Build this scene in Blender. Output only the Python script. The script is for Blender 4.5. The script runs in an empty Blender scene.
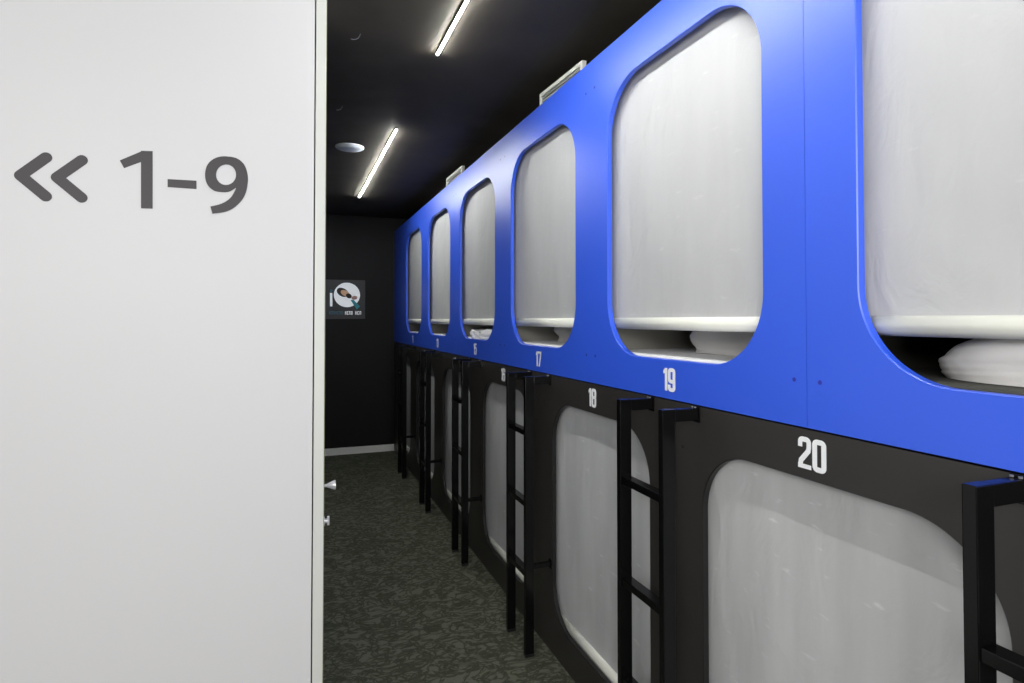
import bpy, bmesh, math, random
from mathutils import Vector, Matrix, noise
random.seed(4)
C = bpy.context.scene.collection
PI = math.pi
W = 1.0447          # front plane of the capsule wall
H = 1.415           # eye height above floor (floor is z=-H)
P = 0.985          # capsule pitch
YEND = 6.47
ZC = 1.11          # ceiling
YSEAM = 0.976      # upper seam
TH = 0.018
FZ = -H

# ------------------------------------------------------------------ helpers
def new_obj(name, bm, mat=None, parent=None, smooth=False, kind=None):
    me = bpy.data.meshes.new(name)
    bm.normal_update(); bm.to_mesh(me); bm.free()
    if smooth:
        for p in me.polygons: p.use_smooth = True
    o = bpy.data.objects.new(name, me)
    C.objects.link(o)
    if mat: me.materials.append(mat)
    if parent: o.parent = parent
    if kind: o['kind'] = kind
    return o
def thing(name, label, cat, loc=(0,0,0), rotz=0, group=None):
    o = bpy.data.objects.new(name, None); C.objects.link(o)
    o.empty_display_size = 0.05
    o.location = loc; o.rotation_euler = (0,0,rotz); tag(o, label, cat, group)
    return o
def tag(o, label, cat, group=None):
    o['label'] = label; o['category'] = cat
    if group: o['group'] = group
    return o
def dup(root, loc, label=None, group=None):
    r = root.copy(); C.objects.link(r); r.location = loc
    if label: r['label'] = label
    if group: r['group'] = group
    for ch in list(root.children):
        c = ch.copy(); C.objects.link(c); c.parent = r
        for g in ch.children:
            d = g.copy(); C.objects.link(d); d.parent = c
    return r
def box(bm, a, b, bev=0.0, seg=2):
    t = bmesh.new()
    bmesh.ops.create_cube(t, size=1)
    s = [b[i]-a[i] for i in range(3)]; c = [(a[i]+b[i])/2 for i in range(3)]
    for v in t.verts: v.co = Vector((v.co[i]*s[i]+c[i] for i in range(3)))
    if bev > 0:
        bmesh.ops.bevel(t, geom=list(t.edges), offset=bev, segments=seg, affect='EDGES', profile=0.6)
    merge(bm, t)
def merge(bm, t):
    me = bpy.data.meshes.new('tmp'); t.to_mesh(me); t.free(); bm.from_mesh(me); bpy.data.meshes.remove(me)
def cyl(bm, p0, p1, r0, r1=None, n=20, bev=0.0):
    r1 = r0 if r1 is None else r1
    p0 = Vector(p0); p1 = Vector(p1); d = p1-p0
    t = bmesh.new()
    bmesh.ops.create_cone(t, cap_ends=True, segments=n, radius1=r0, radius2=r1, depth=d.length)
    q = Vector((0,0,1)).rotation_difference(d.normalized())
    for v in t.verts: v.co = q @ v.co + (p0+p1)/2
    if bev > 0:
        es = [e for e in t.edges if len(e.link_faces)==2 and e.calc_face_angle() > 1.0]
        bmesh.ops.bevel(t, geom=es, offset=bev, segments=2, affect='EDGES')
    merge(bm, t)
def lathe(bm, prof, origin, axis, n=28):
    """prof: list of (distance along axis, radius)."""
    q = Vector((0,0,1)).rotation_difference(Vector(axis).normalized()); o = Vector(origin)
    rings = []
    for (h, r) in prof:
        rings.append([bm.verts.new(o + q @ Vector((r*math.cos(2*PI*i/n), r*math.sin(2*PI*i/n), h))) for i in range(n)])
    for a, b in zip(rings, rings[1:]):
        for i in range(n):
            bm.faces.new((a[i], a[(i+1)%n], b[(i+1)%n], b[i]))
    bm.faces.new(list(reversed(rings[0]))); bm.faces.new(rings[-1])

# ------------------------------------------------------------------ materials
def mat(name, col, rough=0.5, spec=0.5, metal=0.0, coat=0.0, coat_rough=0.1, bump=None, var=0.0, var_scale=4.0, emit=None, estr=0, sheen=0):
    m = bpy.data.materials.new(name); m.use_nodes = True
    nt = m.node_tree; N = nt.nodes; L = nt.links; b = N['Principled BSDF']
    b.inputs['Base Color'].default_value = (*col, 1)
    b.inputs['Roughness'].default_value = rough
    b.inputs['Specular IOR Level'].default_value = spec
    b.inputs['Metallic'].default_value = metal
    b.inputs['Coat Weight'].default_value = coat
    b.inputs['Coat Roughness'].default_value = coat_rough
    b.inputs['Sheen Weight'].default_value = sheen
    tc = N.new('ShaderNodeTexCoord')
    if var > 0:
        n = N.new('ShaderNodeTexNoise'); n.inputs['Scale'].default_value = var_scale; n.inputs['Detail'].default_value = 4
        L.new(tc.outputs['Object'], n.inputs['Vector'])
        r = N.new('ShaderNodeValToRGB')
        r.color_ramp.elements[0].position = .3; r.color_ramp.elements[1].position = .7
        r.color_ramp.elements[0].color = (*[c*(1-var) for c in col], 1)
        r.color_ramp.elements[1].color = (*[min(1, c*(1+var)) for c in col], 1)
        L.new(n.outputs['Fac'], r.inputs['Fac']); L.new(r.outputs['Color'], b.inputs['Base Color'])
    if bump:
        sc, st, dist = bump
        n2 = N.new('ShaderNodeTexNoise'); n2.inputs['Scale'].default_value = sc; n2.inputs['Detail'].default_value = 5
        L.new(tc.outputs['Object'], n2.inputs['Vector'])
        bp = N.new('ShaderNodeBump'); bp.inputs['Strength'].default_value = st; bp.inputs['Distance'].default_value = dist
        L.new(n2.outputs['Fac'], bp.inputs['Height']); L.new(bp.outputs['Normal'], b.inputs['Normal'])
    if emit:
        b.inputs['Emission Color'].default_value = (*emit, 1); b.inputs['Emission Strength'].default_value = estr
    return m
M = {}
M['blue'] = mat('blue satin lacquer', (0.031, 0.112, 0.80), rough=0.40, spec=0.6, coat=0.35, coat_rough=0.38, var=0.03, var_scale=1.2, bump=(60, 0.04, 0.001))
M['bluecap'] = mat('dark blue plug', (0.03, 0.03, 0.40), rough=0.5)
M['black'] = mat('charcoal satin lacquer', (0.031, 0.028, 0.026), rough=0.42, spec=0.5, coat=0.1, coat_rough=0.3, var=0.06, var_scale=1.5, bump=(70, 0.04, 0.001))
M['blackcap'] = mat('black plug', (0.008, 0.008, 0.008), rough=0.4)
M['metal'] = mat('black painted steel', (0.003, 0.003, 0.0032), rough=0.2, spec=0.3, bump=(90, 0.05, 0.0006))
M['numwhite'] = mat('white vinyl', (0.93, 0.94, 0.96), rough=0.5)
M['signgrey'] = mat('dark grey vinyl', (0.027, 0.023, 0.025), rough=0.55)
M['paint'] = mat('white satin partition paint', (0.60, 0.595, 0.59), rough=0.5, spec=0.35, var=0.01, var_scale=2, bump=(120, 0.02, 0.0008))
M['edge'] = mat('pale grey door edge', (0.58, 0.59, 0.54), rough=0.45)
M['gasket'] = mat('green grey gasket', (0.20, 0.22, 0.12), rough=0.7)
M['ceil'] = mat('black ceiling paint', (0.066, 0.058, 0.046), rough=0.7, spec=0.2, var=0.15, var_scale=3, bump=(7, 0.25, 0.01))
M['endwall'] = mat('black wall paint', (0.0085, 0.0085, 0.0085), rough=0.5, spec=0.2, var=0.15, var_scale=1.4, bump=(25, 0.1, 0.004))
M['base'] = mat('white skirting paint', (0.72, 0.73, 0.70), rough=0.4)
M['bar'] = mat('cream blind bar', (0.88, 0.88, 0.79), rough=0.4)
M['shell'] = mat('dark grey laminate board', (0.07, 0.068, 0.055), rough=0.6)
M['shellpale'] = mat('grey beige laminate board', (0.32, 0.31, 0.27), rough=0.6)
M['sheet'] = mat('white cotton sheet', (0.86, 0.86, 0.87), rough=0.85, bump=(30, 0.25, 0.004), sheen=.2)
M['darkmat'] = mat('dark mattress cover', (0.06, 0.06, 0.05), rough=0.9, bump=(60, 0.2, 0.002))
M['duvet'] = mat('off white duvet cotton', (0.78, 0.76, 0.73), rough=0.85, bump=(14, 0.45, 0.010), sheen=.2)
M['vent'] = mat('light grey vent metal', (0.62, 0.62, 0.56), rough=0.5)
M['ventslat'] = mat('mid grey vent louvre', (0.30, 0.31, 0.29), rough=0.5)
M['led'] = mat('led diffuser', (1, 1, 1), emit=(0.985, 1.0, 0.97), estr=112)
M['alu'] = mat('black light housing', (0.02, 0.02, 0.02), rough=0.4)
M['speaker'] = mat('pale speaker grille', (0.80, 0.85, 0.87), rough=0.6)
M['chrome'] = mat('brushed steel', (0.80, 0.80, 0.81), rough=0.3, metal=0.7)
M['wire'] = mat('grey wire', (0.25, 0.25, 0.26), rough=0.4, metal=.5)
M['poster'] = mat('poster dark grey', (0.030, 0.030, 0.034), rough=0.45)
M['pwhite_glow'] = mat('poster white with added glow', (0.88, 0.92, 0.94), rough=0.5, emit=(.9, .95, 1), estr=.14)  # faint emission added to brighten the white print; the poster is no lamp
M['pteal'] = mat('poster teal', (0.03, 0.36, 0.42), rough=0.5)
M['ptealdim'] = mat('poster muted teal', (0.05, 0.20, 0.28), rough=0.5)
M['phair'] = mat('poster dark brown hair', (0.035, 0.022, 0.012), rough=0.6)
M['pskin_glow'] = mat('poster skin with added glow', (0.60, 0.38, 0.24), rough=0.6, emit=(.6,.38,.24), estr=.1)  # printed skin lifted by a little added emission, not a lit sign
M['ppink'] = mat('poster pink skin', (0.50, 0.30, 0.26), rough=0.6)
M['lobby'] = mat('lobby white paint', (0.72, 0.72, 0.71), rough=0.7, var=.02)

# carpet
def carpet():
    m = bpy.data.materials.new('green grey leaf patterned carpet'); m.use_nodes = True
    nt = m.node_tree; N = nt.nodes; L = nt.links; b = N['Principled BSDF']
    b.inputs['Roughness'].default_value = 0.9; b.inputs['Specular IOR Level'].default_value = 0.15
    tc = N.new('ShaderNodeTexCoord')
    def ridge(scale, dist, seed, wdt):
        mp = N.new('ShaderNodeMapping'); mp.inputs['Location'].default_value = (seed, seed*.7, 0)
        mp.inputs['Rotation'].default_value = (0, 0, seed)
        mp.inputs['Scale'].default_value = (1.0, 1.5, 1)
        L.new(tc.outputs['Object'], mp.inputs['Vector'])
        n = N.new('ShaderNodeTexNoise'); n.inputs['Scale'].default_value = scale; n.inputs['Detail'].default_value = 2.0
        n.inputs['Distortion'].default_value = dist; n.inputs['Roughness'].default_value = .5
        L.new(mp.outputs['Vector'], n.inputs['Vector'])
        s = N.new('ShaderNodeMath'); s.operation = 'SUBTRACT'; s.inputs[1].default_value = 0.5
        a = N.new('ShaderNodeMath'); a.operation = 'ABSOLUTE'
        L.new(n.outputs['Fac'], s.inputs[0]); L.new(s.outputs[0], a.inputs[0])
        r = N.new('ShaderNodeMapRange'); r.inputs['From Min'].default_value = 0.0; r.inputs['From Max'].default_value = wdt
        L.new(a.outputs[0], r.inputs['Value'])
        return r.outputs['Result']
    r1 = ridge(6.5, 1.9, 0.4, 0.07); r2 = ridge(11, 1.4, 2.1, 0.08)
    mn = N.new('ShaderNodeMath'); mn.operation = 'MINIMUM'; L.new(r1, mn.inputs[0]); L.new(r2, mn.inputs[1])
    cr = N.new('ShaderNodeValToRGB')
    cr.color_ramp.elements[0].color = (0.044, 0.047, 0.031, 1); cr.color_ramp.elements[0].position = 0.0
    cr.color_ramp.elements[1].color = (0.118, 0.122, 0.092, 1); cr.color_ramp.elements[1].position = 1.0
    e = cr.color_ramp.elements.new(0.5); e.color = (0.074, 0.078, 0.055, 1)
    L.new(mn.outputs[0], cr.inputs['Fac'])
    fine = N.new('ShaderNodeTexNoise'); fine.inputs['Scale'].default_value = 260; L.new(tc.outputs['Object'], fine.inputs['Vector'])
    mx = N.new('ShaderNodeMix'); mx.data_type = 'RGBA'; mx.blend_type = 'OVERLAY'; mx.inputs['Factor'].default_value = .35
    L.new(cr.outputs['Color'], mx.inputs[6]); L.new(fine.outputs['Fac'], mx.inputs[7])
    L.new(mx.outputs[2], b.inputs['Base Color'])
    bp = N.new('ShaderNodeBump'); bp.inputs['Strength'].default_value = .4; bp.inputs['Distance'].default_value = .004
    L.new(fine.outputs['Fac'], bp.inputs['Height']); L.new(bp.outputs['Normal'], b.inputs['Normal'])
    return m
M['carpet'] = carpet()

# blind fabric : silvery grey with soft vertical streaks and tiny pale crease flecks
def fabric(name, base, fleck, streak=.06, wrinkle=.5):
    m = bpy.data.materials.new(name); m.use_nodes = True
    nt = m.node_tree; N = nt.nodes; L = nt.links; b = N['Principled BSDF']
    b.inputs['Roughness'].default_value = 0.55; b.inputs['Specular IOR Level'].default_value = 0.35
    tc = N.new('ShaderNodeTexCoord')
    mp = N.new('ShaderNodeMapping'); mp.inputs['Scale'].default_value = (4, 9, 1.3); L.new(tc.outputs['Object'], mp.inputs['Vector'])
    n = N.new('ShaderNodeTexNoise'); n.inputs['Scale'].default_value = 1.2; n.inputs['Detail'].default_value = 3; L.new(mp.outputs['Vector'], n.inputs['Vector'])
    r = N.new('ShaderNodeValToRGB'); r.color_ramp.elements[0].position = .3; r.color_ramp.elements[1].position = .7
    r.color_ramp.elements[0].color = (*[c*(1-streak*1.5) for c in base], 1); r.color_ramp.elements[1].color = (*[c*(1+streak) for c in base], 1)
    L.new(n.outputs['Fac'], r.inputs['Fac'])
    # crease flecks
    mp2 = N.new('ShaderNodeMapping'); mp2.inputs['Rotation'].default_value = (math.radians(32), 0, 0); mp2.inputs['Scale'].default_value = (1, 14, 42)
    L.new(tc.outputs['Object'], mp2.inputs['Vector'])
    n2 = N.new('ShaderNodeTexNoise'); n2.inputs['Scale'].default_value = 1.0; n2.inputs['Detail'].default_value = 3; L.new(mp2.outputs['Vector'], n2.inputs['Vector'])
    r2 = N.new('ShaderNodeMapRange'); r2.inputs['From Min'].default_value = .66; r2.inputs['From Max'].default_value = .78
    L.new(n2.outputs['Fac'], r2.inputs['Value'])
    mul = N.new('ShaderNodeMath'); mul.operation = 'MULTIPLY'; mul.inputs[1].default_value = fleck; L.new(r2.outputs['Result'], mul.inputs[0])
    mx = N.new('ShaderNodeMix'); mx.data_type = 'RGBA'; mx.inputs[7].default_value = (.85, .85, .86, 1)
    L.new(mul.outputs[0], mx.inputs['Factor']); L.new(r.outputs['Color'], mx.inputs[6]); L.new(mx.outputs[2], b.inputs['Base Color'])
    # wrinkles
    n3 = N.new('ShaderNodeTexNoise'); n3.inputs['Scale'].default_value = 5; n3.inputs['Detail'].default_value = 6; n3.inputs['Distortion'].default_value = 1.4
    mp3 = N.new('ShaderNodeMapping'); mp3.inputs['Scale'].default_value = (1, 1.8, 1.0); mp3.inputs['Rotation'].default_value = (math.radians(-20), 0, 0)
    L.new(tc.outputs['Object'], mp3.inputs['Vector']); L.new(mp3.outputs['Vector'], n3.inputs['Vector'])
    bp = N.new('ShaderNodeBump'); bp.inputs['Strength'].default_value = wrinkle; bp.inputs['Distance'].default_value = .012
    L.new(n3.outputs['Fac'], bp.inputs['Height']); L.new(bp.outputs['Normal'], b.inputs['Normal'])
    return m
M['fab_up'] = fabric('pale silver blind fabric', (0.53, 0.53, 0.54), 0.2, .025, .5)
M['fab_lo'] = fabric('silver grey blind fabric', (0.55, 0.553, 0.555), 0.6, .06, .32)

# ------------------------------------------------------------------ setting
def struct(name, a, b, m, bev=0):
    bm = bmesh.new(); box(bm, a, b, bev)
    return new_obj(name, bm, m, kind='structure')
struct('floor', (-3.2, -3.0, FZ-.1), (3.3, YEND+.1, FZ), M['carpet'])
struct('ceiling', (-3.2, -3.0, ZC), (3.3, YEND+.1, ZC+.1), M['ceil'])
struct('wall_end', (-.3, YEND, FZ), (3.2, YEND+.1, ZC), M['endwall'])
struct('wall_right', (3.12, -2.9, FZ), (3.22, YEND, ZC), M['endwall'])
struct('wall_back', (-3.1, -3.0, FZ), (3.2, -2.9, ZC), M['lobby'])
struct('wall_lobby_left', (-3.2, -2.9, FZ), (-3.1, 1.7, ZC), M['lobby'])
# pier closing the capsule row behind the viewer
struct('wall_lobby_right', (1.035, -1.42, FZ), (3.12, -1.305, ZC), M['lobby'])
# corridor wall behind the opened door
struct('wall_corridor_left', (-.10, 1.66, FZ), (0.0, YEND, ZC), M['endwall'])
bm = bmesh.new()
box(bm, (0.0, YEND-.014, FZ), (W+.02, YEND, FZ+.072), .003)
box(bm, (0.0, YEND-.018, FZ), (W+.02, YEND-.0, FZ+.012), .003)
new_obj('baseboard_end', bm, M['base'], kind='structure')

# angled white partition bearing the lettering
PC = Vector((0.0506, 1.60, 0)); PD = Vector((-1, 0, 0)); PN = Vector((0, -1, 0))
def prism(bm, pts, z0, z1):
    lo = [bm.verts.new((p.x, p.y, z0)) for p in pts]; hi = [bm.verts.new((p.x, p.y, z1)) for p in pts]
    bm.faces.new(lo); bm.faces.new(list(reversed(hi)))
    n = len(pts)
    for i in range(n): bm.faces.new((lo[i], hi[i], hi[(i+1)%n], lo[(i+1)%n]))
    bmesh.ops.recalc_face_normals(bm, faces=bm.faces)
bm = bmesh.new()
prism(bm, [PC, PC+PD*3.15, PC+PD*3.15-PN*.06, PC-PN*.06], FZ, ZC)
new_obj('wall_left', bm, M['paint'], kind='structure')
# door leaf standing open against the corridor wall
bm = bmesh.new(); box(bm, (0.0540, 1.603, FZ+.008), (0.0795, 2.40, FZ+2.55), .0015)
door = new_obj('door_1', bm, M['edge'], kind='structure')
bm = bmesh.new(); box(bm, (0.0793, 1.606, FZ+.008), (0.0812, 1.622, FZ+2.55))
new_obj('gasket', bm, M['gasket'], door)
bm = bmesh.new()
lathe(bm, [(0, .012), (.003, .012), (.004, .0035), (.010, .0045), (.030, .0125), (.032, .0125), (.033, .011)], (0.0795, 1.65, -.440), (1, 0, 0))
h = new_obj('door_knob', bm, M['chrome'], door, smooth=False); h['label'] = 'flared steel knob'
bm = bmesh.new()
lathe(bm, [(0, .014), (.004, .014), (.006, .006), (.012, .006), (.013, .005)], (0.0795, 1.65, -.533), (1, 0, 0))
box(bm, (.091, 1.648, -.545), (.097, 1.652, -.521), .001)
h = new_obj('thumb_turn', bm, M['chrome'], door)
for z in (-.9, .1, .9):
    bm = bmesh.new(); cyl(bm, (0.0875, 2.405, z-.04), (0.0875, 2.405, z+.04), .008); new_obj('hinge', bm, M['chrome'], door)

# ------------------------------------------------------------------ strokes and digits
def stroke(pts, w, closed=False, cap=False):
    """polyline of 2D pts (u, v), widths w (number or list) -> list of 2D quads."""
    pts = [p for i, p in enumerate(pts) if i == 0 or (Vector(p)-Vector(pts[i-1])).length > 1e-5]
    if closed and (Vector(pts[0])-Vector(pts[-1])).length < 1e-5: pts = pts[:-1]
    n = len(pts); P2 = [Vector(p) for p in pts]
    ws = w if isinstance(w, (list, tuple)) else [w]*n
    L_, R_ = [], []
    for i in range(n):
        if closed: a, b = P2[i-1], P2[(i+1) % n]; d0 = (P2[i]-a).normalized(); d1 = (b-P2[i]).normalized()
        else:
            d0 = (P2[i]-P2[i-1]).normalized() if i > 0 else (P2[1]-P2[0]).normalized()
            d1 = (P2[i+1]-P2[i]).normalized() if i < n-1 else d0
        t = (d0+d1).normalized(); nn = Vector((-t.y, t.x)); k = max(.45, t.dot(d1))
        L_.append(P2[i]+nn*ws[i]/2/k); R_.append(P2[i]-nn*ws[i]/2/k)
    q = [(L_[i], L_[(i+1) % n], R_[(i+1) % n], R_[i]) for i in range(n if closed else n-1)]
    if cap:
        for i in (0, n-1):
            dd = (P2[0]-P2[1]) if i == 0 else (P2[-1]-P2[-2]); a0 = math.atan2(dd.y, dd.x)-PI/2
            q.append([P2[i]+Vector((math.cos(a0+k*PI/10), math.sin(a0+k*PI/10)))*ws[i]/2 for k in range(11)])
    return q
def arc(cx, cy, rx, ry, a0, a1, n=14):
    return [(cx+rx*math.cos(math.radians(a0+(a1-a0)*i/n)), cy+ry*math.sin(math.radians(a0+(a1-a0)*i/n))) for i in range(n+1)]
def rrect_path(x0, y0, x1, y1, r, n=6):
    o = []
    for cx, cy, a in ((x1-r, y1-r, 0), (x0+r, y1-r, 90), (x0+r, y0+r, 180), (x1-r, y0+r, 270)):
        o += arc(cx, cy, r, r, a, a+90, n)
    return o
S = .165; w0 = .50     # condensed heavy digits, height 1
hw = S/2; X0 = hw; X1 = w0-hw
def digit(c):
    top = 1-hw*.8; bot = hw*.8; r = .10
    T = lambda y0, y1: rrect_path(X0, y0, X1, y1, r)
    if c == '0': return stroke(T(bot, top), S, True), w0
    if c == '1': return stroke([(.20, 0), (.20, 1)], S) + [[Vector(p) for p in ((0, .86), (0, .74), (.14, .76), (.14, 1.0))]] , .29
    if c == '8': return stroke(T(bot, .54), S, True)+stroke(rrect_path(X0, .54, X1, top, r), S, True), w0
    if c == '9':
        return stroke(T(.43, top), S, True)+stroke([(X1, .62), (X1, bot+r)]+arc(X1-r, bot+r, r, r, 0, -90, 5)+arc(X0+r, bot+r, r, r, -90, -180, 5)+[(X0, .28)], S), w0
    if c == '6':
        return stroke(T(bot, .57), S, True)+stroke([(X0, .38), (X0, top-r)]+arc(X0+r, top-r, r, r, 180, 90, 5)+arc(X1-r, top-r, r, r, 90, 0, 5)+[(X1, .72)], S), w0
    if c == '2':
        return stroke([(X0, .68), (X0, top-r)]+arc(X0+r, top-r, r, r, 180, 90, 5)+arc(X1-r, top-r, r, r, 90, 0, 5)+[(X1, .70), (X1-.02, .58), (X0+.03, .24), (X0, .10)], S)+stroke([(0, bot), (w0, bot)], S*.85), w0
    if c == '3':
        return stroke([(X0, .70), (X0, top-r)]+arc(X0+r, top-r, r, r, 180, 90, 5)+arc(X1-r, top-r, r, r, 90, 0, 5)+[(X1, .62), (X1-.05, .54), (.17, .52), (X1-.05, .50), (X1, .42)]+[(X1, bot+r)]+arc(X1-r, bot+r, r, r, 0, -90, 5)+arc(X0+r, bot+r, r, r, -90, -180, 5)+[(X0, .30)], S*.95), w0
    if c == '5':
        return stroke([(w0, top), (X0, top)], S*.85)+stroke([(X0, 1), (X0, .50)], S)+stroke([(X0, .56), (X0+.08, .61), (X1-r, .61)]+arc(X1-r, .61-r, r, r, 90, 0, 5)+[(X1, bot+r)]+arc(X1-r, bot+r, r, r, 0, -90, 5)+arc(X0+r, bot+r, r, r, -90, -180, 5)+[(X0, .28)], S*.9), w0
    if c == '7': return stroke([(0, top), (w0, top)], S*.85)+stroke([(X1, .93), (X1-.02, .70), (.17, 0)], S), w0
    if c == '4': return stroke([(X1-.03, 0), (X1-.03, 1)], S)+stroke([(X1-.06, .96), (.09, .30)], S*.7)+stroke([(0, .26), (w0+.02, .26)], S*.75), w0
def quads_to_bm(bm, quads, f, th):
    """f maps (u, v, depth) to 3D; extrude each polygon by th."""
    for k, q in enumerate(quads):
        th_ = th+k*.00002
        a = [bm.verts.new(f(p[0], p[1], 0)) for p in q]; b = [bm.verts.new(f(p[0], p[1], th_)) for p in q]
        n = len(q)
        bm.faces.new(b); bm.faces.new(list(reversed(a)))
        for i in range(n): bm.faces.new((a[i], a[(i+1) % n], b[(i+1) % n], b[i]))
    bmesh.ops.recalc_face_normals(bm, faces=bm.faces)
def number_bm(txt, yc, zc, h, x=W):
    quads = []; u = 0
    for ch in txt:
        q, wd = digit(ch)
        quads += [[Vector((p[0]+u, p[1])) for p in poly] for poly in q]; u += wd+.055
    u -= .055
    bm = bmesh.new()
    # seen from -X side, +Y is on the left
    quads_to_bm(bm, quads, lambda a, b, d: (x-.0004-d, yc+.004-(a-u/2)*h*1.03, zc+(b-.5)*h), .0006)
    return bm

# ------------------------------------------------------------------ perforated front panels
def hole_loop(yc, z0, z1, hw_, r, n=10, grow=0.0):
    y0 = yc-hw_-grow; y1 = yc+hw_+grow; z0 -= grow; z1 += grow; r += grow
    pts = []
    for (cy, cz, a) in ((y1-r, z1-r, 0), (y0+r, z1-r, 90), (y0+r, z0+r, 180), (y1-r, z0+r, 270)):
        for i in range(n+1):
            t = math.radians(a+90*i/n); pts.append((cy+r*math.cos(t), cz+r*math.sin(t)))
    return pts
def outer_loop(yc, z0, z1, hw_, r, Y0, Y1, Z0, Z1, n=10):
    """points on the bay rectangle matching hole_loop one to one."""
    y0 = yc-hw_; y1 = yc+hw_; out = []
    segs = (((Y1, z1-r), (Y1, Z1), (y1-r, Z1)), ((y0+r, Z1), (Y0, Z1), (Y0, z1-r)), ((Y0, z0+r), (Y0, Z0), (y0+r, Z0)), ((y1-r, Z0), (Y1, Z0), (Y1, z0+r)))
    for a, b, c in segs:
        for i in range(n+1):
            t = i/n
            if t <= .5: k = t*2; out.append((a[0]+(b[0]-a[0])*k, a[1]+(b[1]-a[1])*k))
            else: k = t*2-1; out.append((b[0]+(c[0]-b[0])*k, b[1]+(c[1]-b[1])*k))
    return out
def front_panel_bm(ya, yb, centres, Z0, Z1, hz0, hz1, hwid, r, pitch=P, n=24):
    bm = bmesh.new(); X0 = W; X1 = W+TH; ch = .0022
    def loop(pts, x): return [bm.verts.new((x, p[0], p[1])) for p in pts]
    def bridge(a, b):
        n = len(a)
        for i in range(n): 
            f = [a[i], a[(i+1) % n], b[(i+1) % n], b[i]]
            if (f[0].co-f[1].co).length < 1e-7 : f = [f[0], f[2], f[3]]
            elif (f[2].co-f[3].co).length < 1e-7: f = [f[0], f[1], f[2]]
            try: bm.faces.new(f)
            except Exception: pass
    edges = [ya]
    g = .0007
    for c in centres:
        Y0 = max(ya, c-pitch/2); Y1 = min(yb, c+pitch/2)
        Y0 = ya+g if abs(Y0-ya) < .01 else Y0; Y1 = yb-g if abs(Y1-yb) < .01 else Y1
        hf = hole_loop(c, hz0, hz1, hwid, r, n, grow=ch); hc = hole_loop(c, hz0, hz1, hwid, r, n)
        ol = outer_loop(c, hz0, hz1, hwid, r, Y0, Y1, Z0, Z1, n)
        of, a0 = loop(ol, X0), loop(hf, X0); a1 = loop(hc, X0+ch); a2 = loop(hc, X1); ob = loop(ol, X1)
        bridge(of, a0); bridge(a0, a1); bridge(a1, a2); bridge(a2, ob); bridge(ob, of)
        edges += [Y0, Y1]
    last = max(edges)
    bmesh.ops.remove_doubles(bm, verts=bm.verts, dist=1e-5)
    # drop coincident inner end faces between bays
    seen = {}
    for f in list(bm.faces):
        k = tuple(sorted(v.index if False else id(v) for v in f.verts)); seen.setdefault(k, []).append(f)
    bmesh.ops.recalc_face_normals(bm, faces=bm.faces)
    if yb-last > .02: box(bm, (X0, last, Z0), (X1, yb-g, Z1))
    return bm
ZB = -.233
UZ0, UZ1 = -.117, .823
LZ0, LZ1 = -1.277, -.345
HW_ = .366; RU = .185; RL = .17
UC = {23: YSEAM-P*1.5, 21: YSEAM-P*.5}
UC.update({19-2*k: YSEAM+P*(.5+k) for k in range(5)})
LSEAM = 1.4445
LC = {20-2*k: LSEAM-P*.5+P*k+.008 for k in range(6)}
LC[22] = LSEAM-P*1.5
def make_panel(name, label, ya, yb, nums, centres, Z0, Z1, hz0, hz1, r, m, cap, numz, nh, group, boltz, boltys):
    t = thing(name, label, 'wall panel', (W+TH/2, (ya+yb)/2, Z0), group=group)
    off = Vector((W+TH/2, (ya+yb)/2, Z0))
    def put(nm, bm, mm):
        for v in bm.verts: v.co -= off
        return new_obj(nm, bm, mm, t)
    put('board', front_panel_bm(ya, yb, [centres[k] for k in nums], Z0, Z1, hz0, hz1, HW_, r), m)
    if m is M['black']:
        bd = t.children[0] if t.children else [c_ for c_ in C.objects if c_.parent == t][0]
        bd.data.materials.append(M['blackcap'])
        for p_ in bd.data.polygons:
            if abs(p_.normal.x) < .8: p_.material_index = 1
    for k in nums:
        if k > 21: continue
        o = put('number', number_bm(str(k), centres[k], numz, nh), M['numwhite']); o['label'] = 'white number %d' % k
    for y in boltys:
        for z in boltz:
            for s in (-.034, .034):
                if ya+.005 < y+s < yb-.005:
                    b = bmesh.new(); cyl(b, (W+.001, y+s, z), (W-.0007, y+s, z), .0052, .0046, 14); put('screw_cap', b, cap)
    return t
UB = [YSEAM+P*k for k in range(-1, 6)]
LB = [LSEAM+P*k for k in range(-1, 5)]
g1 = 'blue upper front panels'; g2 = 'charcoal lower front panels'
YA = -1.30
S2 = YSEAM+3*P
make_panel('front_panel', 'blue upper front panel nearest the viewer, right of the wide joint by number 20', YA, YSEAM, [23, 21], UC, ZB, .970, UZ0, UZ1, RU, M['blue'], M['bluecap'], -.176, .067, g1, (-.132, .862), UB)
make_panel('front_panel', 'blue upper front panel with the openings numbered 19, 17 and 15', YSEAM, S2, [19, 17, 15], UC, ZB, .970, UZ0, UZ1, RU, M['blue'], M['bluecap'], -.176, .067, g1, (-.132, .862), UB)
make_panel('front_panel', 'farthest blue upper front panel with the openings numbered 13 and 11', S2, YEND-.002, [13, 11], UC, ZB, .970, UZ0, UZ1, RU, M['blue'], M['bluecap'], -.176, .067, g1, (-.132, .862), UB)
L2 = LSEAM+3*P
make_panel('front_panel', 'charcoal lower front panel nearest the viewer with the opening numbered 20', YA, LSEAM, [22, 20], LC, FZ+.002, ZB-.004, LZ0, LZ1, RL, M['black'], M['blackcap'], -.288, .067, g2, (-.36, -1.14), LB)
make_panel('front_panel', 'charcoal lower front panel with the openings numbered 18, 16 and 14', LSEAM, L2, [18, 16, 14], LC, FZ+.002, ZB-.004, LZ0, LZ1, RL, M['black'], M['blackcap'], -.288, .067, g2, (-.36, -1.14), LB)
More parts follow.
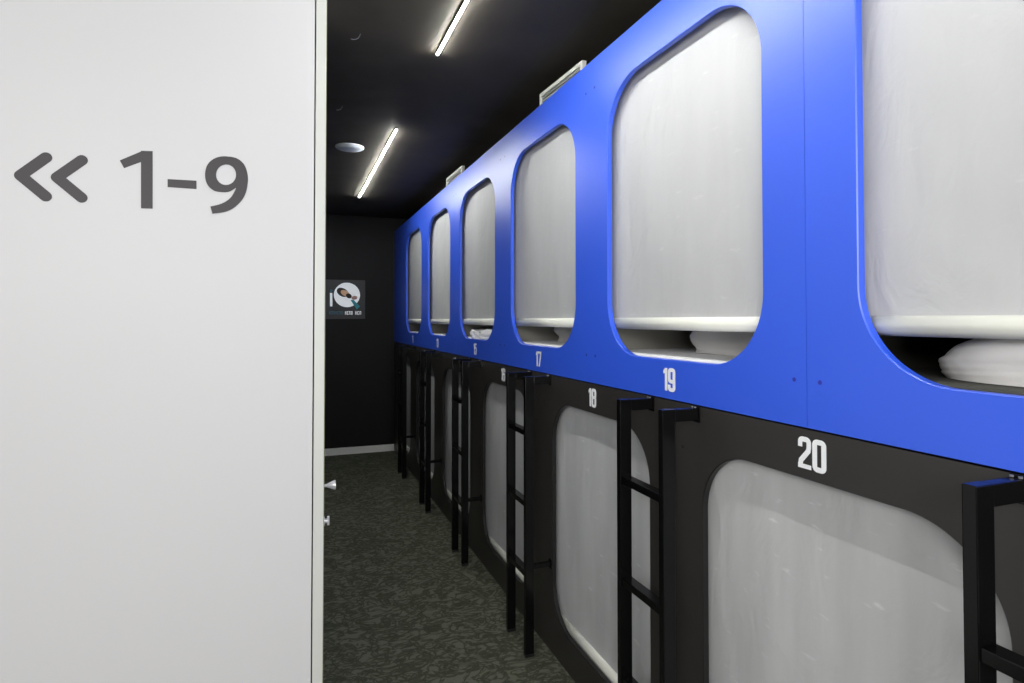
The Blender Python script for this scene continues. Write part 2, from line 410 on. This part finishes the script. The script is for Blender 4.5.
make_panel('front_panel', 'farthest charcoal lower front panel with openings 12 and 10 by the end wall', L2, YEND-.002, [12, 10], LC, FZ+.002, ZB-.004, LZ0, LZ1, RL, M['black'], M['blackcap'], -.288, .067, g2, (-.36, -1.14), LB)

# ------------------------------------------------------------------ capsule shells, blinds, bedding
def shell_bm(hh, t=.012):
    bm = bmesh.new(); w2 = P/2-.001; D = 2.0
    box(bm, (0, -w2, 0), (D, w2, t)); box(bm, (0, -w2, hh-t), (D, w2, hh))
    box(bm, (0, -w2, t), (D, -w2+t, hh-t)); box(bm, (0, w2-t, t), (D, w2, hh-t)); box(bm, (D-t, -w2+t, t), (D, w2-t, hh-t))
    return bm
XS = W+TH+.0015
def make_shell(up, k, c):
    z = ZB+.004 if up else FZ+.012
    hh = .955-z if up else ZB-.006-z
    if up and k != 21: m = M['shellpale']
    else: m = M['shell']
    o = new_obj('capsule_shell', shell_bm(hh), m)
    o.location = (XS, c, z)
    pos = 'upper' if up else 'lower'
    nm = ('numbered %d' % k) if k <= 20 else ('nearest the viewer' if k == 21 else 'beyond the right edge of the photo')
    tag(o, '%s board shell of the %s capsule %s' % ('dark' if m is M['shell'] else 'grey', pos, nm), 'bunk', 'capsule shells behind the front panels')
    return o
def blind_bm(z0, z1, hw_, seed, amp=.004):
    bm = bmesh.new(); ny, nz = 40, 50; g = []
    for j in range(nz+1):
        row = []
        for i in range(ny+1):
            y = -hw_+2*hw_*i/ny; z = z0+(z1-z0)*j/nz
            env = min(1, (1-j/nz)*4)*min(1, .25+j/nz*5)
            d = noise.noise(Vector((y*5+seed*3.1, z*1.7, seed)))*amp*1.4 + noise.noise(Vector((y*13+z*5, z*6-seed, seed*2)))*amp*.45
            row.append(bm.verts.new((d*env, y, z)))
        g.append(row)
    for j in range(nz):
        for i in range(ny): bm.faces.new((g[j][i], g[j+1][i], g[j+1][i+1], g[j][i+1]))
    return bm
XB = W+TH+.022
def make_blind(up, k, c):
    if up: zb, zt = .008, .90
    else: zb, zt = -1.250, -.295
    nm = ('numbered %d' % k) if k <= 20 else ('nearest the viewer' if k == 21 else 'beyond the right edge of the photo')
    t = thing('roller_blind', '%s fabric roller blind in the %s opening %s' % ('pale silver' if up else 'silver grey', 'upper' if up else 'lower', nm), 'blind', (XB, c, zb), group='%s roller blinds' % ('upper' if up else 'lower'))
    hw2 = P/2-.035
    new_obj('blind_fabric', blind_bm(0, zt-zb, hw2, k*.77), M['fab_up' if up else 'fab_lo'], t, smooth=True)
    bm = bmesh.new(); r = .0195
    cyl(bm, (0, -hw2-.002, -r), (0, hw2+.002, -r), r, n=28, bev=.003)
    o = new_obj('bottom_bar', bm, M['bar'], t, smooth=False)
    for p in o.data.polygons: p.use_smooth = len(p.vertices) < 8
    bm = bmesh.new(); cyl(bm, (.022, -hw2-.008, zt-zb), (.022, hw2+.008, zt-zb), .022, n=24)
    new_obj('roller_tube', bm, M['bar'], t)
    return t
def soft(bm, sx, sy, sz, e=.45, n=30, seed=0, amp=.01, layers=0, flat=True):
    """rounded cushion block (superellipsoid) with wrinkles, base at z=0."""
    def sp(v, p): return math.copysign(abs(v)**p, v)
    rings = []
    nv = n//2 if not layers else n
    for j in range(nv+1):
        ph = -PI/2+PI*j/nv; row = []
        for i in range(2*n):
            th = 2*PI*i/(2*n)
            rr = sp(math.cos(ph), .5 if flat else .25)
            if flat and ph < 0 and j > 0: rr = max(rr, .97)
            x = rr*sp(math.cos(th), e); y = rr*sp(math.sin(th), e); z = sp(math.sin(ph), .8)
            k = 1+noise.noise(Vector((x*2.2+seed, y*2.2, z*2)))*amp*8
            if layers:
                k -= .05*(abs(math.sin((z*.5+.5)*PI*layers+x*.8+y*.5)) < .22)*(abs(z) < .9)
            row.append(bm.verts.new((x*sx/2*k, y*sy/2*k, max(0, (z*k+1)*sz/2))))
        rings.append(row)
    m = 2*n
    for a, b in zip(rings, rings[1:]):
        for i in range(m): bm.faces.new((a[i], a[(i+1) % m], b[(i+1) % m], b[i]))
    bmesh.ops.remove_doubles(bm, verts=bm.verts, dist=1e-6)
def make_mattress(up, k, c):
    z = ZB+.018 if up else FZ+.026
    top = -.1115 if up else -1.293
    bm = bmesh.new(); w2 = P/2-.02
    box(bm, (0, -w2, 0), (1.90, w2, top-z), .008, 3)
    m = M['darkmat'] if k in (21,) else M['sheet']
    o = new_obj('mattress', bm, m)
    o.location = (W+TH+.004 if k != 21 else W+TH+.004, c, z)
    nm = ('numbered %d' % k) if k <= 20 else ('nearest the viewer' if k == 21 else 'beyond the right edge of the photo')
    tag(o, '%s mattress inside the %s capsule %s' % ('dark covered' if k == 21 else 'white sheeted', 'upper' if up else 'lower', nm), 'mattress', 'mattresses in the capsules')
    return top
for k, c in UC.items():
    make_shell(True, k, c) if k < 23 else None
    make_blind(True, k, c)['label'] if k < 23 else make_blind(True, k, c)
    if k < 23: make_mattress(True, k, c)
for k, c in LC.items():
    if k < 22:
        make_shell(False, k, c); make_mattress(False, k, c)
    make_blind(False, k, c)
MT = -.1115
def soft_thing(name, label, cat, loc, rz, size, m, **kw):
    bm = bmesh.new(); soft(bm, *size, **kw)
    o = new_obj(name, bm, m, smooth=True); o.location = loc; o.rotation_euler = (0, 0, rz)
    return tag(o, label, cat)
MT2 = MT+.001
soft_thing('pillow', 'large white pillow behind the cream bar above number 19', 'pillow', (1.50, UC[19]-.02, MT2), .30, (.44, .56, .14), M['duvet'], seed=1)
soft_thing('pillow', 'smaller farther white pillow showing under the blind above number 17', 'pillow', (1.50, UC[17]+.10, MT2), .25, (.44, .56, .14), M['duvet'], seed=2)
bm = bmesh.new()
soft(bm, .56, .76, .125, seed=3, amp=.003, e=.42, n=64)
for v in bm.verts:
    h_ = v.co.z; rr_ = 1.0
    for zc_, wv in ((.028, .006), (.052, .008), (.071, .004)):
        dz = (h_-zc_-wv*math.sin(v.co.y*7+zc_*60)-.02*(abs(v.co.y)-.3))/.0045
        rr_ -= .010*math.exp(-dz*dz)
    v.co.x *= rr_; v.co.y *= rr_
    v.co.y *= 1+.03*math.sin(v.co.z*60)
    v.co.z *= 1-.50*max(0, (v.co.y-.10)/.28)**1.4 if v.co.y > .10 else 1
o = new_obj('folded_duvet', bm, M['duvet'], smooth=True); o.location = (1.395, .435, MT2)
tag(o, 'off white folded duvet at the front of the nearest upper capsule', 'duvet')
# loose white bedding in capsule 15
bm = bmesh.new()
soft(bm, .12, .20, .055, seed=5, amp=.03)
o = new_obj('crumpled_sheet', bm, M['sheet'], smooth=True); o.location = (1.125, UC[15]-.12, MT2); o.rotation_euler = (0, 0, .3)
tag(o, 'crumpled white sheet near the right side of the upper capsule numbered 15', 'sheet', 'crumpled sheets in capsule 15')
bm = bmesh.new(); soft(bm, .11, .17, .05, seed=8, amp=.03)
o = new_obj('crumpled_sheet', bm, M['sheet'], smooth=True); o.location = (1.12, UC[15]+.16, MT2); o.rotation_euler = (0, 0, -.2)
tag(o, 'crumpled white sheet near the left side of the upper capsule numbered 15', 'sheet', 'crumpled sheets in capsule 15')

# ------------------------------------------------------------------ ladders
def make_ladder(label):
    xl = .925; sx = .039; s = .021; ztop = -.240; sp = .217; xw = W
    t = thing('ladder', label, 'ladder', (0, 0, FZ), group='black steel ladders along the capsule wall')
    oz = -FZ
    def put(nm, bm, m=M['metal']):
        for v in bm.verts: v.co.z += oz
        return new_obj(nm, bm, m, t)
    for y in (0, -sp):
        bm = bmesh.new(); box(bm, (xl, y-s/2, FZ+.004), (xl+sx, y+s/2, ztop), .0018); r = put('rail', bm)
        bm = bmesh.new(); box(bm, (xl-.0008, y-s/2-.0008, FZ), (xl+sx+.0008, y+s/2+.0008, FZ+.012), .001)
        f = new_obj('foot_cap', bm, M['blackcap'], r)
        for v in f.data.vertices: v.co.z += oz
        bm = bmesh.new(); box(bm, (xl+sx, y-s/2+.0005, ztop-.034), (xw-.004, y+s/2-.0005, ztop-.0005), .002)
        box(bm, (xw-.004, y-s/2-.003, ztop-.040), (xw-.0005, y+s/2+.003, ztop+.003), .001)
        put('wall_arm', bm)
        for dy in (-.006, .006):
            bm = bmesh.new(); cyl(bm, (xw-.012, y+dy, ztop+.0005), (xw-.012, y+dy, ztop+.0035), .003, n=8); put('screw', bm, M['wire'])
        if y < 0:
            bm = bmesh.new(); box(bm, (xl+sx, y-.009, -1.052), (xw-.003, y+.009, -1.034), .001)
            box(bm, (xw-.003, y-.015, -1.062), (xw-.0005, y+.015, -1.024), .001)
            put('lower_bracket', bm)
    for z in (-.480, -.780, -1.075):
        bm = bmesh.new(); box(bm, (xl+.003, -sp+s/2-.0005, z-.011), (xl+sx-.003, -s/2+.0005, z+.011), .002); put('rung', bm)
    return t
LY = 1.562
names = {0: 'black steel ladder nearest the viewer, right of the number 20',
         1: 'black steel ladder between the openings numbered 18 and 20',
         2: 'black steel ladder between the openings numbered 16 and 18',
         3: 'black steel ladder between the openings numbered 14 and 16',
         4: 'black steel ladder between the openings numbered 12 and 14',
         5: 'black steel ladder farthest away, closest to the black end wall'}
lad = make_ladder(names[0]); lad.location = (0, LY-P, FZ)
for k in range(1, 6): dup(lad, (0, LY-P+P*k, FZ), names[k])

# ------------------------------------------------------------------ ceiling fittings
def led(label, ya, yb):
    t = thing('strip_light', label, 'light', (.557, (ya+yb)/2, ZC), group='white strip lights on the ceiling')
    L2_ = (yb-ya)/2
    bm = bmesh.new(); box(bm, (-.006, -L2_-.004, -.0095), (.006, L2_+.004, 0), .001); new_obj('housing', bm, M['alu'], t)
    bm = bmesh.new(); box(bm, (-.0042, -L2_, -.0128), (.0042, L2_, -.0096), .001); new_obj('diffuser', bm, M['led'], t)
led('glowing white strip light on the black ceiling nearer the viewer', .475, 2.379)
led('glowing white strip light farther down the black ceiling', 3.412, 5.40)
t = thing('ceiling_speaker', 'round pale speaker set in the black ceiling beside the far strip light', 'speaker', (.340, 3.890, ZC))
bm = bmesh.new(); lathe(bm, [(0, .090), (.006, .090), (.010, .085), (.010, .079), (.008, .078)], (0, 0, 0), (0, 0, -1), 40); new_obj('rim', bm, M['speaker'], t)
bm = bmesh.new(); lathe(bm, [(.007, .078), (.013, .074), (.018, .050), (.020, .01)], (0, 0, 0), (0, 0, -1), 40); new_obj('grille', bm, M['speaker'], t, smooth=True)
# thin wire loops on the ceiling
for (x, y, s, lb) in ((.222, 2.323, 1.0, 'small wire loop hanging from the black ceiling nearer the viewer'), (.222, 3.153, .8, 'small wire loop hanging from the black ceiling near the round speaker')):
    cu = bmesh.new()
    pts = [Vector((x+.018*math.cos(a)*s, y+.01*math.sin(a*1.5), ZC-.004-.03*s*(math.sin(a*.5)))) for a in [i*2*PI/14 for i in range(15)]]
    for a, b in zip(pts, pts[1:]): cyl(cu, a, b, .0013, n=6)
    o = new_obj('wire_loop', cu, M['wire']); tag(o, lb, 'wire')

# ------------------------------------------------------------------ ventilation frames on top of the capsules
def vent(label, a, b, zt, zb, tilt):
    a = Vector(a); b = Vector(b); ln = (b-a).length
    c = (a+b)/2; ang = math.atan2(b.y-a.y, b.x-a.x)
    t = thing('vent_frame', label, 'vent', (c.x, c.y, zb), ang, group='vent frames on top of the capsules')
    hgt = zt-zb; bw = .017; d = .010
    bm = bmesh.new()
    box(bm, (-ln/2, -d, hgt-bw), (ln/2, d, hgt), .001); box(bm, (-ln/2, -d, 0), (ln/2, d, bw*.8), .001)
    box(bm, (-ln/2, -d, bw*.8), (-ln/2+bw, d, hgt-bw), .001); box(bm, (ln/2-bw, -d, bw*.8), (ln/2, d, hgt-bw), .001)
    new_obj('frame', bm, M['vent'], t)
    n = 4
    for i in range(n):
        z = bw*.8+(hgt-1.8*bw)*(i+.5)/n
        bm = bmesh.new(); box(bm, (-ln/2+bw, -.004, z-.005), (ln/2-bw, .005, z+.004), .0005); new_obj('louvre', bm, M['ventslat'], t)
    return t
vent('light grey louvred vent frame on the capsules above the opening numbered 17', (1.0975, 2.109, 0), (1.079, 2.502, 0), 1.047, .957, 0)
vent('light grey louvred vent frame on the capsules above the opening numbered 15', (1.0975, 3.905, 0), (1.087, 4.30, 0), 1.062, .957, 0)

# ------------------------------------------------------------------ lettering on the partition
# u runs to the right across the partition seen from the viewer
CAM = Vector((0, 0, 0)); F = 590.0; TH_YAW = math.atan(220/F)
PITCH = math.radians(1.1); HOR = 320.0
def ray(px, py):
    d = Vector(((px-512)/F, (HOR-F*math.tan(PITCH)-py)/F, -1))
    return Matrix.Rotation(-TH_YAW, 3, 'Z') @ Matrix.Rotation(PI/2+PITCH, 3, 'X') @ d
def wall_pt(px, py):
    """partition coordinates (distance from its right edge, height) of a photo point, used once to measure the lettering."""
    d = ray(px, py); p = d*(PC.dot(PN)/d.dot(PN))
    return (p-PC).dot(-PD), p.z
def glyph_obj(name, polys, parent, m=M['signgrey']):
    bm = bmesh.new()
    base = PC+PN*.0004
    def f(u, v, d):
        q = base-PD*u+PN*d; return (q.x, q.y, v)
    quads_to_bm(bm, polys, f, .0008)
    return new_obj(name, bm, m, parent)
def conv(pts): return [Vector(wall_pt(*p)) for p in pts]
sc = 1/3.012
def z2p(pts): return [(x*sc, 130+y*sc) for x, y in pts]
sign = thing('wall_lettering', 'dark grey lettering with double left arrow and 1-9 on white partition', 'sign')
lw = .0232
for pts in ([(139, 83), (62, 137), (138, 200)], [(247, 91), (172, 143), (246, 204)]):
    c3 = conv(z2p(pts))
    glyph_obj('chevron', stroke(c3[:2], lw, cap=True)+stroke(c3[1:], lw, cap=True), sign)
poly = conv(z2p([(425, 236), (425, 96), (374, 114), (361, 92), (432, 63), (460, 63), (460, 237)]))
# split concave shape: stem and flag
glyph_obj('digit_one', [conv(z2p([(425, 236), (425, 63), (460, 64), (460, 237)])), conv(z2p([(361, 92), (430, 63), (426, 96), (374, 115)]))], sign)
glyph_obj('dash', [conv(z2p([(505, 148), (592, 153), (592, 178), (505, 172)]))], sign)
# nine: outer and inner outline of the bowl, then the tail
outer = [(684, 80), (712, 85), (733, 101), (744, 125), (747, 152), (742, 180), (733, 200), (718, 176), (712, 174), (690, 186), (665, 187), (643, 182), (625, 165), (618, 140), (622, 112), (636, 93), (658, 82)]
def smooth(pts, closed, k=4):
    n = len(pts); out = []
    P = lambda i: Vector(pts[i % n] if closed else pts[min(max(i, 0), n-1)])
    for i in range(n if closed else n-1):
        a, b, c, d = P(i-1), P(i), P(i+1), P(i+2)
        for j in range(k):
            t = j/k; v = .5*((2*b)+(c-a)*t+(2*a-5*b+4*c-d)*t*t+(3*b-a-3*c+d)*t**3); out.append((v.x, v.y))
    if not closed: out.append(pts[-1])
    return out
outer = smooth(outer, True)
cx, cy = 681, 135
inner = []
for (x, y) in outer:
    a = math.atan2((y-cy)/38.0, (x-cx)/30.0); inner.append((cx+30*math.cos(a), cy+31*math.sin(a)))
n9 = len(outer); O9, I9 = conv(z2p(outer)), conv(z2p(inner))
q9 = [[O9[i], O9[(i+1) % n9], I9[(i+1) % n9], I9[i]] for i in range(n9)]
tail_o = [(747, 152), (743, 180), (734, 203), (718, 223), (697, 239), (672, 248), (640, 252)]
tail_i = [(714, 150), (713, 170), (706, 187), (696, 203), (680, 216), (660, 225), (634, 231)]
TO, TI = conv(z2p(smooth(tail_o, False))), conv(z2p(smooth(tail_i, False)))
q9 += [[TO[i], TO[i+1], TI[i+1], TI[i]] for i in range(len(TO)-1)]
glyph_obj('digit_nine', q9, sign)

# ------------------------------------------------------------------ poster on the end wall
def ep(px, py):
    d = ray(px, py); p = d*(YEND/d.y)
    return p.x, p.z
px0, pz1 = ep(326.5, 279.5); px1, pz0 = ep(365, 319)
px0 -= .03
post = thing('wall_poster', 'dark poster with a white round logo letter Q on the black end wall', 'poster', ((px0+px1)/2, YEND-.004, (pz0+pz1)/2))
pc = post.location.copy()
bm = bmesh.new(); box(bm, (px0-pc.x, -.003, pz0-pc.z), (px1-pc.x, .0035, pz1-pc.z), .0008); new_obj('board', bm, M['poster'], post)
def pobj(name, polys, m, layer):
    bm = bmesh.new()
    quads_to_bm(bm, polys, lambda u, v, d: (u-pc.x, -.0032-.0008*layer-d, v-pc.z), .0006)
    return new_obj(name, bm, m, post)
def ell(px, py, rx, ry, rot=0, n=28):
    u, v = ep(px, py); return [Vector((u+rx*math.cos(t)*math.cos(rot)-ry*math.sin(t)*math.sin(rot), v+rx*math.cos(t)*math.sin(rot)+ry*math.sin(t)*math.cos(rot))) for t in [2*PI*i/n for i in range(n)]]
E = lambda pts: [Vector(ep(*p)) for p in pts]
sx = 50/621.; g = lambda pts: E([(322+x*sx, 270+y*sx) for x, y in pts])
def ge(x, y, rx, ry, rot=0, n=28): return ell(322+x*sx, 270+y*sx, rx*sx*6.35/F, ry*sx*6.35/F, rot, n)
o = pobj('letter_i', [g([(98, 285), (128, 285), (128, 452), (98, 452)])], M['pwhite_glow'], 0)
pobj('letter_i_dot', [ge(113, 258, 17, 17)], M['ptealdim'], 0)
pobj('logo_disc', [ge(310, 310, 155, 150)], M['pwhite_glow'], 0)
pobj('portrait_hair', [ge(256, 278, 74, 50, -.5)], M['phair'], 1)
pobj('portrait_face', [ge(288, 290, 58, 34, -.5)], M['pskin_glow'], 2)
pobj('portrait_beard', [ge(332, 322, 36, 28, -.5)], M['phair'], 3)
pobj('portrait_hand', [ge(402, 345, 36, 24, .2)], M['ppink'], 2)
pobj('logo_tail', [g([(352, 372), (392, 372), (470, 452), (430, 490)])], M['pteal'], 3)
def tinytext(x0, x1, y0, y1, n, gaps=()):
    out = []; st = (x1-x0)/n
    for i in range(n):
        if i in gaps: continue
        a = x0+i*st; b = a+st*.72; k = i % 4
        if k == 0: segs = [(a, y0, a+st*.25, y1), (b-st*.2, y0, b, y1), (a, (y0+y1)/2-3, b, (y0+y1)/2+3)]
        elif k == 1: segs = [(a, y0, a+st*.25, y1), (a, y0, b, y0+9), (a, y1-9, b, y1)]
        elif k == 2: segs = [(a, y0, a+st*.25, y1), (b-st*.2, y0, b, y1), (a, y0, b, y0+9)]
        else: segs = [(a, y0, a+st*.25, y1), (b-st*.2, y0, b, y1), (a, y1-9, b, y1), (a, y0, b, y0+9)]
        out += [g([(p, q), (r, q), (r, s), (p, s)]) for p, q, r, s in segs]
    return out
pobj('teal_caption', tinytext(88, 268, 512, 552, 9), M['ptealdim'], 0)
pobj('white_caption', tinytext(285, 385, 512, 554, 4), M['pwhite_glow'], 0)
pobj('white_caption', tinytext(412, 492, 512, 554, 3), M['pwhite_glow'], 0)

# ------------------------------------------------------------------ lights
def area(name, loc, target, sx_, sy_, power, col=(1, 1, 1)):
    l = bpy.data.lights.new(name, 'AREA'); l.shape = 'RECTANGLE'; l.size = sx_; l.size_y = sy_; l.energy = power; l.color = col
    o = bpy.data.objects.new(name, l); C.objects.link(o); o.location = loc
    o.rotation_euler = (Vector(target)-Vector(loc)).to_track_quat('-Z', 'Y').to_euler()
    return o
area('added_fill_light', (-1.3, -1.4, 1.05), (.6, 1.2, -.3), 1.8, 1.4, 42, (1, .99, .97))  # added fill from behind the viewer, stands for no real fitting
area('added_fill_light', (-.2, -1.9, .2), (.3, 2.5, -.1), 1.8, 1.6, 24, (1, 1, 1))  # second added fill, lower down, aimed along the corridor; no lamp there
w = bpy.data.worlds.new('World'); bpy.context.scene.world = w; w.use_nodes = True
w.node_tree.nodes['Background'].inputs[0].default_value = (.8, .85, .9, 1); w.node_tree.nodes['Background'].inputs[1].default_value = .1

# ------------------------------------------------------------------ camera
cd = bpy.data.cameras.new('camera'); cam = bpy.data.objects.new('camera', cd); C.objects.link(cam)
cd.sensor_width = 36; cd.lens = F/1024*36; cd.clip_start = .02
cam.location = (0, 0, 0); cam.rotation_euler = (PI/2+PITCH, 0, -TH_YAW)
cd.shift_y = -(341.5+F*math.tan(PITCH)-HOR)/1024
bpy.context.scene.camera = cam
vs = bpy.context.scene.view_settings; vs.view_transform = 'Standard'; vs.look = 'None'; vs.exposure = 1.32
